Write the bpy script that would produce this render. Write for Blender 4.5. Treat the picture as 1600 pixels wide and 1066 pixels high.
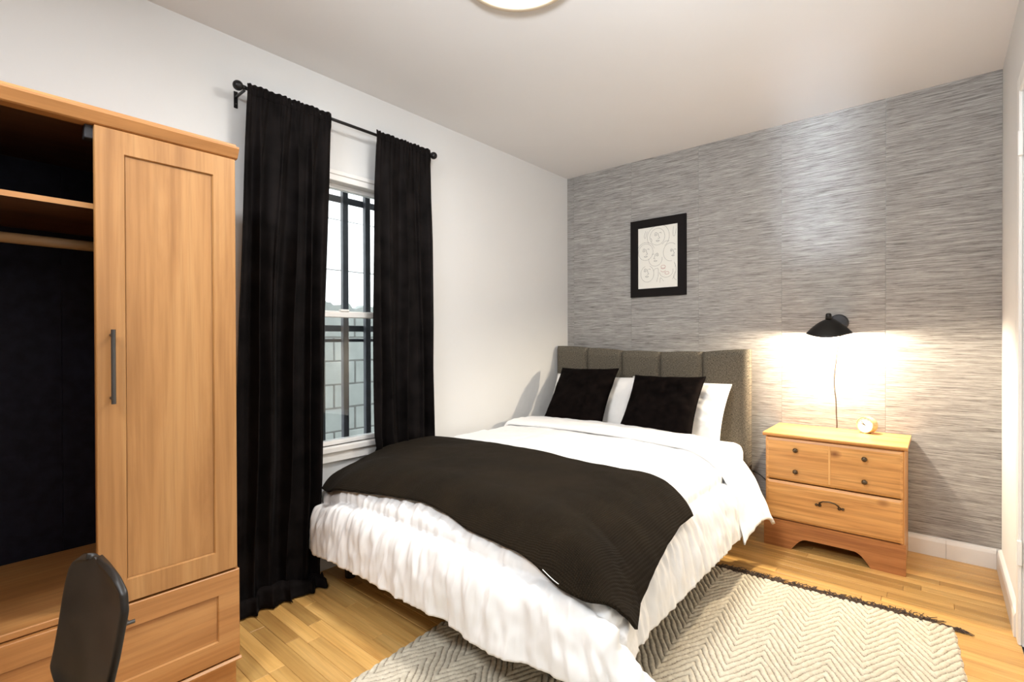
import bpy, bmesh, math, random
import numpy as np
from mathutils import Vector, Matrix, noise

random.seed(7)
rng = np.random.default_rng(11)
S = bpy.context.scene
for o in list(bpy.data.objects):
    bpy.data.objects.remove(o, do_unlink=True)

# ------------------------------------------------------------------ room measures (metres)
XL, XR, YB, YF, ZC = -2.309, 0.235, 3.397, -1.55, 2.44

# ------------------------------------------------------------------ camera
cam = bpy.data.cameras.new('camera')
cam.sensor_width = 36.0
cam.lens = 777.64 / 1600.0 * 36.0
cam.clip_start = 0.02
co = bpy.data.objects.new('camera', cam)
S.collection.objects.link(co)
yaw, pitch, roll = (math.radians(v) for v in (40.6037, -0.3125, -0.164))
fwd = Vector((-math.sin(yaw)*math.cos(pitch), math.cos(yaw)*math.cos(pitch), math.sin(pitch)))
rt0 = Vector((math.cos(yaw), math.sin(yaw), 0))
up0 = rt0.cross(fwd)
rt = math.cos(roll)*rt0 + math.sin(roll)*up0
up = -math.sin(roll)*rt0 + math.cos(roll)*up0
m = Matrix((rt, up, -fwd)).transposed().to_4x4()
m.translation = (0, 0, 1.138)
co.matrix_world = m
S.camera = co

# ------------------------------------------------------------------ world, lights, exposure
W = bpy.data.worlds.new('overcast_sky')
S.world = W
W.use_nodes = True
bg = W.node_tree.nodes['Background']
bg.inputs['Color'].default_value = (0.92, 0.96, 1.0, 1)
bg.inputs['Strength'].default_value = 2.4
S.view_settings.view_transform = 'Standard'
S.view_settings.look = 'None'
S.view_settings.exposure = 1.12
S.view_settings.gamma = 1.0
S.view_settings.use_curve_mapping = False

def area(name, loc, target, sx, sy, power, col, spread=180.0):
    l = bpy.data.lights.new(name, 'AREA')
    l.shape = 'RECTANGLE'; l.size = sx; l.size_y = sy
    l.energy = power; l.color = col; l.spread = math.radians(spread)
    o = bpy.data.objects.new(name, l)
    S.collection.objects.link(o)
    o.location = loc
    d = Vector(target) - Vector(loc)
    o.rotation_euler = d.to_track_quat('-Z', 'Y').to_euler()
    return o
# flash fired up at the ceiling beside the camera, and an added fill light behind it
area('ceiling_flash_light', (0.06, -0.16, 1.45), (-0.30, 0.85, ZC), 0.22, 0.22, 14.0, (0.90, 0.95, 1.0), 100.0)
area('front_fill_light', (-0.85, -0.55, 2.36), (-1.25, 1.1, 0.45), 0.8, 0.45, 14.5, (0.90, 0.95, 1.0), 140.0)
# narrow cool beam added behind the camera for the streak on the far wall
area('wall_streak_light', (0.04, -0.42, 1.25), (-0.535, YB, 2.12), 0.36, 0.95, 0.5, (0.72, 0.85, 1.0), 6.0)

# ------------------------------------------------------------------ helpers
COL = S.collection
ROOTLOC = {}

def root_of(o):
    while o.parent: o = o.parent
    return o

def tag(o, label=None, cat=None, group=None, kind=None):
    if label: o['label'] = label
    if cat: o['category'] = cat
    if group: o['group'] = group
    if kind: o['kind'] = kind
    return o

def thing(name, loc, label, cat, group=None):
    o = bpy.data.objects.new(name, None)
    o.empty_display_size = 0.05
    o.location = loc
    COL.objects.link(o)
    return tag(o, label, cat, group)

def link_mesh(name, me, mat, parent=None, smooth=False, autosmooth=None):
    """mesh vertices are in world space; they become relative to the thing's base"""
    o = bpy.data.objects.new(name, me)
    if mat: me.materials.append(mat)
    if parent is not None:
        r = root_of(parent)
        me.transform(Matrix.Translation(-r.location))
        o.parent = parent
    if smooth:
        me.polygons.foreach_set('use_smooth', [True]*len(me.polygons))
    COL.objects.link(o)
    return o

def obj(name, bm, mat, parent=None, smooth=False):
    bmesh.ops.recalc_face_normals(bm, faces=bm.faces)
    me = bpy.data.meshes.new(name)
    bm.to_mesh(me); bm.free()
    return link_mesh(name, me, mat, parent, smooth)

def raw(name, verts, faces, mat, parent=None, smooth=True):
    me = bpy.data.meshes.new(name)
    me.from_pydata([tuple(v) for v in verts], [], faces)
    me.update()
    return link_mesh(name, me, mat, parent, smooth)

def struct(o):
    o['kind'] = 'structure'
    return o

def bbox(bm, x0, x1, y0, y1, z0, z1, bev=0.0, seg=1, M=None):
    v = [bm.verts.new(p) for p in ((x0,y0,z0),(x1,y0,z0),(x1,y1,z0),(x0,y1,z0),(x0,y0,z1),(x1,y0,z1),(x1,y1,z1),(x0,y1,z1))]
    f = [bm.faces.new([v[i] for i in q]) for q in ((0,3,2,1),(4,5,6,7),(0,1,5,4),(1,2,6,5),(2,3,7,6),(3,0,4,7))]
    if bev > 0:
        es = set(e for q in f for e in q.edges)
        r = bmesh.ops.bevel(bm, geom=list(es), offset=bev, segments=seg, profile=0.5, affect='EDGES', clamp_overlap=True)
        vs = set(r['verts'])
        for q in r['faces']: vs.update(q.verts)
    else:
        vs = set(v)
    if M is not None:
        bmesh.ops.transform(bm, matrix=M, verts=[w for w in bm.verts if w in vs or w.index == -1])
    return bm

def box(name, x0, x1, y0, y1, z0, z1, mat, parent=None, bev=0.002, seg=1):
    bm = bmesh.new()
    bbox(bm, x0, x1, y0, y1, z0, z1, bev, seg)
    return obj(name, bm, mat, parent)

def tube(bm, pts, r, n=10, cap=True):
    pts = [Vector(p) for p in pts]
    rr = r if isinstance(r, (list, tuple)) else [r]*len(pts)
    rings = []
    t0 = (pts[1]-pts[0]).normalized()
    ref = Vector((0,0,1)) if abs(t0.z) < 0.9 else Vector((1,0,0))
    nrm = (ref - t0*ref.dot(t0)).normalized()
    for i, p in enumerate(pts):
        a = pts[max(i-1,0)]; b = pts[min(i+1,len(pts)-1)]
        t = (b-a).normalized()
        nrm = (nrm - t*nrm.dot(t)).normalized()
        bn = t.cross(nrm)
        rings.append([bm.verts.new(p + rr[i]*(math.cos(2*math.pi*k/n)*nrm + math.sin(2*math.pi*k/n)*bn)) for k in range(n)])
    for a, b in zip(rings, rings[1:]):
        for k in range(n):
            bm.faces.new((a[k], a[(k+1)%n], b[(k+1)%n], b[k]))
    if cap:
        bm.faces.new(rings[0][::-1]); bm.faces.new(rings[-1])
    return bm

def lathe(bm, prof, M=None, n=32, caps=True):
    """prof: list of (radius, height) about local Z"""
    rings = []
    for r, h in prof:
        if r < 1e-6:
            rings.append([bm.verts.new((0,0,h))])
        else:
            rings.append([bm.verts.new((r*math.cos(2*math.pi*k/n), r*math.sin(2*math.pi*k/n), h)) for k in range(n)])
    for a, b in zip(rings, rings[1:]):
        for k in range(n):
            q = [a[k % len(a)], a[(k+1) % len(a)], b[(k+1) % len(b)], b[k % len(b)]]
            u = []
            for w in q:
                if w not in u: u.append(w)
            if len(u) >= 3: bm.faces.new(u)
    if caps:
        for rg in (rings[0], rings[-1]):
            if len(rg) > 2: bm.faces.new(rg)
    if M is not None:
        bmesh.ops.transform(bm, matrix=M, verts=[v for rg in rings for v in rg])
    return bm

def frame_mat(origin, zdir, xhint=(1,0,0)):
    z = Vector(zdir).normalized(); x = Vector(xhint); x = (x - z*x.dot(z)).normalized(); y = z.cross(x)
    M = Matrix((x, y, z)).transposed().to_4x4(); M.translation = origin
    return M

def prism(bm, poly, axis, a0, a1):
    """extrude a 2D outline along an axis (0: poly is (y,z), 1: poly is (x,z), 2: (x,y))"""
    def P(p, a):
        return {0:(a,p[0],p[1]), 1:(p[0],a,p[1]), 2:(p[0],p[1],a)}[axis]
    A = [bm.verts.new(P(p,a0)) for p in poly]; B = [bm.verts.new(P(p,a1)) for p in poly]
    n = len(poly)
    for i in range(n): bm.faces.new((A[i],A[(i+1)%n],B[(i+1)%n],B[i]))
    bm.faces.new(A[::-1]); bm.faces.new(B)
    return bm

def grid_faces(nu, nv):
    return [(j*nu+i, j*nu+i+1, (j+1)*nu+i+1, (j+1)*nu+i) for j in range(nv-1) for i in range(nu-1)]

def solid(o, t, off=-1.0):
    md = o.modifiers.new('thickness', 'SOLIDIFY'); md.thickness = t; md.offset = off
    return o

def subd(o, n=1):
    md = o.modifiers.new('smooth', 'SUBSURF'); md.levels = n; md.render_levels = n
    return o

# ------------------------------------------------------------------ materials
def newmat(name):
    mt = bpy.data.materials.new(name); mt.use_nodes = True
    nt = mt.node_tree
    return mt, nt, nt.nodes['Principled BSDF']

def N(nt, t, **kw):
    n = nt.nodes.new(t)
    for k, v in kw.items():
        if k in n.inputs: n.inputs[k].default_value = v
        else: setattr(n, k, v)
    return n

def coords(nt, scale=(1,1,1), rand=True, rot=(0,0,0)):
    tc = N(nt, 'ShaderNodeTexCoord')
    mp = N(nt, 'ShaderNodeMapping'); mp.inputs['Scale'].default_value = scale; mp.inputs['Rotation'].default_value = rot
    if rand:
        oi = N(nt, 'ShaderNodeObjectInfo')
        mul = N(nt, 'ShaderNodeMath', operation='MULTIPLY'); mul.inputs[1].default_value = 37.0
        nt.links.new(oi.outputs['Random'], mul.inputs[0])
        add = N(nt, 'ShaderNodeVectorMath', operation='ADD')
        nt.links.new(tc.outputs['Object'], add.inputs[0]); nt.links.new(mul.outputs[0], add.inputs[1])
        nt.links.new(add.outputs[0], mp.inputs['Vector'])
    else:
        nt.links.new(tc.outputs['Object'], mp.inputs['Vector'])
    return mp.outputs['Vector']

def ramp(nt, fac, stops):
    r = N(nt, 'ShaderNodeValToRGB')
    el = r.color_ramp.elements
    while len(el) < len(stops): el.new(0.5)
    for e, (p, c) in zip(el, stops):
        e.position = p; e.color = (*c, 1)
    nt.links.new(fac, r.inputs['Fac'])
    return r.outputs['Color']

def bump(nt, b, height, strength=0.2, dist=0.002):
    n = N(nt, 'ShaderNodeBump'); n.inputs['Strength'].default_value = strength; n.inputs['Distance'].default_value = dist
    nt.links.new(height, n.inputs['Height']); nt.links.new(n.outputs['Normal'], b.inputs['Normal'])

def noise_tex(nt, vec, scale, detail=4, rough=0.55, dist=0.0):
    n = N(nt, 'ShaderNodeTexNoise'); n.inputs['Scale'].default_value = scale; n.inputs['Detail'].default_value = detail
    n.inputs['Roughness'].default_value = rough; n.inputs['Distortion'].default_value = dist
    nt.links.new(vec, n.inputs['Vector'])
    return n.outputs['Fac']

def mixc(nt, fac, a, b, mode='MIX'):
    n = N(nt, 'ShaderNodeMix', data_type='RGBA', blend_type=mode)
    if hasattr(fac, 'links'): nt.links.new(fac, n.inputs[0])
    else: n.inputs[0].default_value = fac
    for s, v in ((n.inputs[6], a), (n.inputs[7], b)):
        if hasattr(v, 'links'): nt.links.new(v, s)
        else: s.default_value = (*v, 1)
    return n.outputs[2]

def plain(name, col, rough=0.5, metal=0.0, var=0.06, scale=8.0, bmp=0.0, bscale=200.0, sheen=0.0, spec=0.5):
    mt, nt, b = newmat(name)
    v = coords(nt, rand=False)
    f = noise_tex(nt, v, scale, 3)
    lo = tuple(c*(1-var) for c in col); hi = tuple(min(1, c*(1+var)) for c in col)
    nt.links.new(ramp(nt, f, [(0.3, lo), (0.7, hi)]), b.inputs['Base Color'])
    b.inputs['Roughness'].default_value = rough; b.inputs['Metallic'].default_value = metal
    b.inputs['Specular IOR Level'].default_value = spec
    if sheen:
        b.inputs['Sheen Weight'].default_value = sheen; b.inputs['Sheen Roughness'].default_value = 0.35
    if bmp: bump(nt, b, noise_tex(nt, v, bscale, 3), bmp, 0.002)
    return mt

def wood(name, c1, c2, c3, axis, rough=0.42, fine=1.0, tone=0.18, knots=False, stretch=0.07, bmp=0.06, streak_amt=0.7):
    """axis: grain direction"""
    mt, nt, b = newmat(name)
    sc = [11.0*fine]*3; sc['XYZ'.index(axis)] = 11.0*fine*stretch
    v = coords(nt, tuple(sc))
    f1 = noise_tex(nt, v, 1.0, 6, 0.6, 0.9)
    sc2 = [70.0*fine]*3; sc2['XYZ'.index(axis)] = 2.2*fine
    v2 = coords(nt, tuple(sc2))
    f2 = noise_tex(nt, v2, 1.0, 3, 0.6, 0.2)
    c = ramp(nt, f1, [(0.30, c1), (0.5, c2), (0.70, c3)])
    streak = ramp(nt, f2, [(0.36, (0.66, 0.60, 0.54)), (0.56, (1, 1, 1))])
    c = mixc(nt, streak_amt, c, streak, 'MULTIPLY')
    if knots:
        sk = [6.5, 0.0, 6.5]; sk['XYZ'.index(axis)] = 4.5
        vk = coords(nt, tuple(sk))
        vo = N(nt, 'ShaderNodeTexVoronoi'); vo.inputs['Scale'].default_value = 1.0
        nt.links.new(vk, vo.inputs['Vector'])
        kf = N(nt, 'ShaderNodeMapRange'); kf.inputs[1].default_value = 0.03; kf.inputs[2].default_value = 0.16
        kf.inputs[3].default_value = 0.95; kf.inputs[4].default_value = 0.0
        nt.links.new(vo.outputs['Distance'], kf.inputs[0])
        c = mixc(nt, kf.outputs[0], c, (c1[0]*0.42, c1[1]*0.28, c1[2]*0.22))
    oi = N(nt, 'ShaderNodeObjectInfo')
    mr = N(nt, 'ShaderNodeMapRange'); mr.inputs[3].default_value = 1-tone; mr.inputs[4].default_value = 1+tone*0.6
    nt.links.new(oi.outputs['Random'], mr.inputs[0])
    hs = N(nt, 'ShaderNodeHueSaturation'); nt.links.new(c, hs.inputs['Color']); nt.links.new(mr.outputs[0], hs.inputs['Value'])
    nt.links.new(hs.outputs[0], b.inputs['Base Color'])
    b.inputs['Roughness'].default_value = rough
    bump(nt, b, f2, bmp, 0.001)
    return mt

M_WALL = plain('white_wall_paint', (0.68, 0.678, 0.668), 0.75, var=0.015, scale=2.0, bmp=0.08, bscale=90)
M_CEIL = plain('ceiling_paint', (0.70, 0.692, 0.685), 0.85, var=0.02, scale=1.2, bmp=0.06, bscale=60)
M_TRIM = plain('gloss_white_trim', (0.80, 0.785, 0.76), 0.38, var=0.02)
M_OAKV = wood('golden_oak_vertical', (0.345, 0.158, 0.049), (0.435, 0.213, 0.071), (0.51, 0.273, 0.102), 'Z', tone=0.05, stretch=0.09, streak_amt=0.42)
M_OAKH = wood('golden_oak_horizontal', (0.39, 0.172, 0.052), (0.495, 0.227, 0.072), (0.565, 0.29, 0.103), 'Y', tone=0.05, stretch=0.09, streak_amt=0.42)
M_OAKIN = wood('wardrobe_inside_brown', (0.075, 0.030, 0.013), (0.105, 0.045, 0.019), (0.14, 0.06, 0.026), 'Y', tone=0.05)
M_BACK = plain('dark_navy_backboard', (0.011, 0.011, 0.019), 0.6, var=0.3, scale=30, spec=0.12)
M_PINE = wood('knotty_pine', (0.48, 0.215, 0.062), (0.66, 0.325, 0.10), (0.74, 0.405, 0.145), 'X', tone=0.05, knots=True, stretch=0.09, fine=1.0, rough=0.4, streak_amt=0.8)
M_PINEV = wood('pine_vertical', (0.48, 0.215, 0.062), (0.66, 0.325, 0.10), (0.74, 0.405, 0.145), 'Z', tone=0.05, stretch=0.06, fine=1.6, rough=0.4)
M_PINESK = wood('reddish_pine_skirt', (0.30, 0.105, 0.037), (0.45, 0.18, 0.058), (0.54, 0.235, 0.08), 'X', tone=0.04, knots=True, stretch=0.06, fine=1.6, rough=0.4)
M_FLOOR = wood('oak_strip_floor', (0.56, 0.295, 0.085), (0.69, 0.40, 0.125), (0.80, 0.50, 0.18), 'X', tone=0.26, rough=0.30, stretch=0.08, fine=1.3, streak_amt=0.4)
M_LIGHTWOOD = wood('pale_beech', (0.52, 0.33, 0.15), (0.62, 0.42, 0.21), (0.68, 0.48, 0.26), 'X', tone=0.02)
M_RODWOOD = wood('hanging_rail_wood', (0.36, 0.22, 0.10), (0.46, 0.30, 0.15), (0.52, 0.36, 0.19), 'Y', tone=0.02)
M_BLACKMETAL = plain('black_metal', (0.008, 0.007, 0.007), 0.35, var=0.1, spec=0.3)
M_LAMPBLACK = plain('satin_black_lamp', (0.007, 0.006, 0.005), 0.42, var=0.1, spec=0.3)
M_PLATE = plain('charcoal_wall_plate', (0.022, 0.022, 0.026), 0.55, var=0.1)
M_GREYMETAL = plain('dark_grey_handle', (0.085, 0.08, 0.075), 0.38, 0.6, var=0.1)
M_BRASS = plain('aged_brass', (0.115, 0.085, 0.055), 0.33, 0.9, var=0.25, scale=60)
M_IRON = plain('painted_window_bars', (0.035, 0.038, 0.048), 0.5, var=0.25, scale=20)
M_BLACKWOOD = plain('black_stained_plywood', (0.015, 0.011, 0.008), 0.42, var=0.45, scale=14, spec=0.28)
M_BEDLEG = plain('black_bed_leg', (0.015, 0.014, 0.013), 0.5)
M_FRAME = plain('black_picture_frame', (0.007, 0.005, 0.005), 0.5, var=0.1, spec=0.15)
M_PAPER = plain('ivory_print_paper', (0.76, 0.74, 0.68), 0.6, var=0.01)
M_INK = plain('grey_ink', (0.16, 0.15, 0.15), 0.7)
M_REDINK = plain('faded_red_ink', (0.42, 0.14, 0.12), 0.7)
M_CORD = plain('brown_flex', (0.05, 0.035, 0.025), 0.5)
M_BLACKCORD = plain('black_flex', (0.01, 0.01, 0.01), 0.5)
M_CLOCKFACE = plain('white_clock_face', (0.82, 0.82, 0.80), 0.5, var=0.01)
M_RIM = plain('beige_lamp_rim', (0.62, 0.52, 0.38), 0.45, var=0.02)
M_LINEN = plain('white_cotton', (0.87, 0.86, 0.845), 0.9, var=0.015, scale=3, bmp=0.10, bscale=500, sheen=0.15)
M_PILLOW = plain('white_pillow_cotton', (0.82, 0.805, 0.785), 0.9, var=0.01, scale=3, bmp=0.08, bscale=500)
M_VELVET = plain('black_velvet', (0.0062, 0.0048, 0.0046), 0.7, var=0.6, scale=9, bmp=0.15, bscale=220, sheen=0.018, spec=0.06)
M_CUSH = plain('black_velvet_cushion', (0.0042, 0.0026, 0.0022), 0.85, var=0.6, scale=20, bmp=0.15, bscale=220, sheen=0.010, spec=0.04)
M_FRINGE = plain('dark_brown_fringe', (0.075, 0.048, 0.033), 0.9, var=0.3, scale=60)
M_CONC = plain('grey_green_block', (0.20, 0.215, 0.205), 0.9, var=0.12, scale=6, bmp=0.5, bscale=40)
M_MORTAR = plain('mortar', (0.10, 0.10, 0.095), 0.95, var=0.2)
M_CLAD = plain('white_render', (0.80, 0.80, 0.80), 0.8, var=0.02)
M_GROUND = plain('yard_concrete', (0.35, 0.34, 0.32), 0.9, var=0.2)
M_DOOR = plain('white_door_paint', (0.78, 0.765, 0.74), 0.45, var=0.01)

def make_wallpaper():
    mt, nt, b = newmat('grasscloth_wallpaper')
    v = coords(nt, (9.0, 1.0, 300.0)); f1 = noise_tex(nt, v, 1.0, 6, 0.68, 0.35)
    v2 = coords(nt, (1.6, 1.0, 70.0)); f2 = noise_tex(nt, v2, 1.0, 4, 0.6, 0.4)
    v3 = coords(nt, (14.0, 1.0, 190.0)); f3 = noise_tex(nt, v3, 1.0, 3, 0.6, 0.3)
    c = ramp(nt, f1, [(0.34, (0.16, 0.148, 0.138)), (0.45, (0.295, 0.28, 0.265)), (0.57, (0.40, 0.385, 0.365)), (0.70, (0.56, 0.54, 0.51))])
    c = mixc(nt, 0.6, c, ramp(nt, f2, [(0.36, (0.72, 0.71, 0.72)), (0.6, (1, 1, 1))]), 'MULTIPLY')
    c = mixc(nt, 0.6, c, ramp(nt, f3, [(0.30, (0.45, 0.43, 0.43)), (0.42, (1, 1, 1))]), 'MULTIPLY')
    nt.links.new(c, b.inputs['Base Color'])
    b.inputs['Roughness'].default_value = 0.8; b.inputs['Specular IOR Level'].default_value = 0.15
    bump(nt, b, f1, 0.25, 0.0015)
    return mt
M_PAPERWALL = make_wallpaper()

def make_tweed():
    mt, nt, b = newmat('grey_brown_tweed')
    v = coords(nt, (100, 1, 460), rand=False); f1 = noise_tex(nt, v, 1.0, 2, 0.6)
    v2 = coords(nt, (460, 1, 100), rand=False); f2 = noise_tex(nt, v2, 1.0, 2, 0.6)
    c1 = ramp(nt, f1, [(0.40, (0.022, 0.018, 0.012)), (0.62, (0.20, 0.17, 0.125))])
    c2 = ramp(nt, f2, [(0.40, (0.022, 0.018, 0.012)), (0.62, (0.20, 0.17, 0.125))])
    nt.links.new(mixc(nt, 0.5, c1, c2), b.inputs['Base Color'])
    b.inputs['Roughness'].default_value = 0.95
    bump(nt, b, f1, 0.15, 0.001)
    return mt
M_TWEED = make_tweed()

def make_knit():
    mt, nt, b = newmat('dark_brown_knit')
    v = coords(nt, (1, 1, 1), rand=False)
    w = N(nt, 'ShaderNodeTexWave', wave_type='BANDS', bands_direction='X'); w.inputs['Scale'].default_value = 55; w.inputs['Distortion'].default_value = 0.6
    nt.links.new(v, w.inputs['Vector'])
    w2 = N(nt, 'ShaderNodeTexWave', wave_type='BANDS', bands_direction='Y'); w2.inputs['Scale'].default_value = 55; w2.inputs['Distortion'].default_value = 0.6
    nt.links.new(v, w2.inputs['Vector'])
    mx = N(nt, 'ShaderNodeMath', operation='MULTIPLY'); nt.links.new(w.outputs['Fac'], mx.inputs[0]); nt.links.new(w2.outputs['Fac'], mx.inputs[1])
    f = noise_tex(nt, v, 5, 3)
    c = ramp(nt, f, [(0.3, (0.0135, 0.0092, 0.0050)), (0.7, (0.021, 0.0140, 0.0072))])
    c = mixc(nt, 0.5, c, ramp(nt, mx.outputs[0], [(0.0, (0.45, 0.45, 0.45)), (0.6, (1, 1, 1))]), 'MULTIPLY')
    vo = N(nt, 'ShaderNodeTexVoronoi'); vo.inputs['Scale'].default_value = 22; nt.links.new(v, vo.inputs['Vector'])
    lint = N(nt, 'ShaderNodeMapRange'); lint.inputs[1].default_value = 0.028; lint.inputs[2].default_value = 0.02
    lint.inputs[3].default_value = 0.0; lint.inputs[4].default_value = 0.5
    nt.links.new(vo.outputs['Distance'], lint.inputs[0])
    c = mixc(nt, lint.outputs[0], c, (0.10, 0.09, 0.075))
    nt.links.new(c, b.inputs['Base Color'])
    b.inputs['Roughness'].default_value = 0.9; b.inputs['Specular IOR Level'].default_value = 0.08
    b.inputs['Sheen Weight'].default_value = 0.01
    bump(nt, b, mx.outputs[0], 0.7, 0.003)
    return mt
M_KNIT = make_knit()

def make_rugmat():
    mt, nt, b = newmat('cream_chevron_weave')
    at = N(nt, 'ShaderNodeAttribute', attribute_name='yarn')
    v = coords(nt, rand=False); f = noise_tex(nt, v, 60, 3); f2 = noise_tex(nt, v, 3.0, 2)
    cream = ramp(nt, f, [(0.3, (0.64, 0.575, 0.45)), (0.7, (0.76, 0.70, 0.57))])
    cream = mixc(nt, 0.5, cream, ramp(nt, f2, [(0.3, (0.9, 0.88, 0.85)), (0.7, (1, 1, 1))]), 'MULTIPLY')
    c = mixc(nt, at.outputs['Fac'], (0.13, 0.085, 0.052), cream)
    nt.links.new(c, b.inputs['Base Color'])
    b.inputs['Roughness'].default_value = 0.95
    return mt
M_RUG = make_rugmat()

def make_glass():
    mt, nt, b = newmat('window_glass')
    nt.nodes.remove(b)
    tr = N(nt, 'ShaderNodeBsdfTransparent'); tr.inputs['Color'].default_value = (0.96, 0.98, 0.97, 1)
    gl = N(nt, 'ShaderNodeBsdfGlossy'); gl.inputs['Roughness'].default_value = 0.02
    fr = N(nt, 'ShaderNodeFresnel'); fr.inputs['IOR'].default_value = 1.45
    mx = N(nt, 'ShaderNodeMixShader')
    nt.links.new(fr.outputs[0], mx.inputs[0]); nt.links.new(tr.outputs[0], mx.inputs[1]); nt.links.new(gl.outputs[0], mx.inputs[2])
    nt.links.new(mx.outputs[0], nt.nodes['Material Output'].inputs['Surface'])
    return mt
M_GLASS = make_glass()

def emit(name, col, strength):
    mt, nt, b = newmat(name)
    v = coords(nt, rand=False); f = noise_tex(nt, v, 3.0, 1)
    b.inputs['Base Color'].default_value = (0.9, 0.9, 0.88, 1)
    nt.links.new(ramp(nt, f, [(0.0, tuple(c*0.98 for c in col)), (1.0, col)]), b.inputs['Emission Color'])
    b.inputs['Emission Strength'].default_value = strength
    return mt
M_DIFFUSER = emit('lit_opal_diffuser', (1.0, 0.97, 0.93), 47.0)
M_BULB = emit('lit_bulb', (1.0, 0.84, 0.62), 30.0)

# ------------------------------------------------------------------ room shell
o = box('ceiling', XL-0.16, XR+0.12, YF-0.12, YB+0.12, ZC, ZC+0.1, M_CEIL, bev=0); struct(o)
# back wall with grasscloth lengths
wb = struct(box('wall_back', XL-0.16, XR+0.12, YB, YB+0.12, 0, ZC, M_WALL, bev=0))
edges = [XL, -2.245, -1.737, -1.238, -0.731, -0.22, XR]
for a, b_ in zip(edges, edges[1:]):
    if b_ - a > 0.01:
        box('wallpaper_panel', a+0.0004, b_-0.0004, YB-0.003, YB, 0.1, ZC, M_PAPERWALL, wb, bev=0.0008)
# left wall with window opening
WY0, WY1, WZ0, WZ1 = 0.99, 1.76, 0.60, 1.965
bm = bmesh.new()
bbox(bm, XL-0.16, XL, YF-0.12, WY0, 0, ZC); bbox(bm, XL-0.16, XL, WY1, YB+0.0, 0, ZC)
bbox(bm, XL-0.16, XL, WY0, WY1, 0, WZ0); bbox(bm, XL-0.16, XL, WY0, WY1, WZ1, ZC)
wl = struct(obj('wall_left', bm, M_WALL))
# right wall with a door opening close behind the visible strip
bm = bmesh.new()
bbox(bm, XR, XR+0.12, 2.60, YB, 0, ZC); bbox(bm, XR, XR+0.12, YF-0.12, 1.80, 0, ZC); bbox(bm, XR, XR+0.12, 1.80, 2.60, 2.04, ZC)
wr = struct(obj('wall_right', bm, M_WALL))
wf = struct(box('wall_front', XL-0.16, XR+0.12, YF-0.12, YF, 0, ZC, M_WALL, bev=0))
# door in the right wall, with casing and hinges
d1 = thing('door_1', (XR, 2.2, 0), None, None); struct(d1)
box('door_leaf', XR+0.03, XR+0.07, 1.805, 2.595, 0.01, 2.035, M_DOOR, d1)
box('door_casing', XR-0.012, XR, 2.60, 2.665, 0.0, 2.10, M_TRIM, d1, bev=0.004)
box('door_casing', XR-0.012, XR, 1.735, 1.80, 0.0, 2.10, M_TRIM, d1, bev=0.004)
box('door_casing', XR-0.012, XR, 1.80, 2.60, 2.035, 2.10, M_TRIM, d1, bev=0.004)
for z in (0.3, 1.80):
    box('hinge', XR-0.016, XR-0.002, 2.585, 2.60, z, z+0.09, M_TRIM, d1, bev=0.002)

# baseboards
def baseboard(name, pieces, axis, face, back):
    root = thing(name, (0,0,0), None, None); struct(root)
    for a, b_ in pieces:
        bm = bmesh.new()
        s = 1 if face > back else -1
        pr = [(back, 0.0), (face, 0.0), (face, 0.076), (face - s*0.004, 0.090), (back, 0.098)]
        prism(bm, pr, axis, a+0.0006, b_-0.0006)
        obj('board', bm, M_TRIM, root)
    return root
baseboard('baseboard_back', [(XL+0.02, -1.2), (-1.2, 0.030), (0.030, XR-0.018)], 0, YB-0.018, YB)
root = thing('baseboard_right', (0,0,0), None, None); struct(root)
for a, b_ in ((2.665, YB), (-0.4, 1.735)):
    bm = bmesh.new(); prism(bm, [(XR,0),(XR-0.018,0),(XR-0.018,0.076),(XR-0.014,0.09),(XR,0.098)], 1, a, b_); obj('board', bm, M_TRIM, root)
root = thing('baseboard_left', (0,0,0), None, None); struct(root)
for a, b_ in ((0.66, YB-0.02), (YF, -0.1)):
    bm = bmesh.new(); prism(bm, [(XL,0),(XL+0.018,0),(XL+0.018,0.076),(XL+0.014,0.09),(XL,0.098)], 1, a, b_); obj('board', bm, M_TRIM, root)

# floor: oak strips, each its own board
fl = thing('floor', (0,0,0), None, None); struct(fl)
box('subfloor', XL-0.16, XR+0.12, YF-0.12, YB+0.12, -0.12, -0.016, M_MORTAR, fl, bev=0)
PW = 0.0565
y = YB - 0.001
rowi = 0
rest = bmesh.new()
def plank_bm(bm, x0, x1, y0, y1, zt):
    c = 0.0013
    lo = [(x0,y0,-0.015),(x1,y0,-0.015),(x1,y1,-0.015),(x0,y1,-0.015)]
    md = [(x0,y0,zt-c),(x1,y0,zt-c),(x1,y1,zt-c),(x0,y1,zt-c)]
    hi = [(x0+c,y0+c,zt),(x1-c,y0+c,zt),(x1-c,y1-c,zt),(x0+c,y1-c,zt)]
    L, Mi, H = ([bm.verts.new(p) for p in q] for q in (lo, md, hi))
    for A, B in ((L, Mi), (Mi, H)):
        for i in range(4): bm.faces.new((A[i],A[(i+1)%4],B[(i+1)%4],B[i]))
    bm.faces.new(H)
R2 = random.Random(5)
count = 0
while y > YF:
    y0 = y - PW
    x = XL + 0.001
    nxt = XL + R2.uniform(0.2, 0.75)
    while x < XR:
        x1 = min(nxt, XR-0.001)
        if XR - x1 < 0.18: x1 = XR-0.001
        zt = R2.uniform(-0.0005, 0.0)
        if y0 > 0.45 and count < 296:
            bm = bmesh.new(); plank_bm(bm, x+0.0005, x1-0.0005, y0+0.0005, y-0.0005, zt)
            obj('floor_plank', bm, M_FLOOR, fl); count += 1
        else:
            plank_bm(rest, x+0.0005, x1-0.0005, y0+0.0005, y-0.0005, zt)
        x = x1; nxt = x + R2.uniform(0.32, 0.95)
        if x1 >= XR-0.0015: break
    y = y0; rowi += 1
o = obj('floor_plank', rest, M_FLOOR, fl); o['kind'] = 'stuff'

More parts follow.
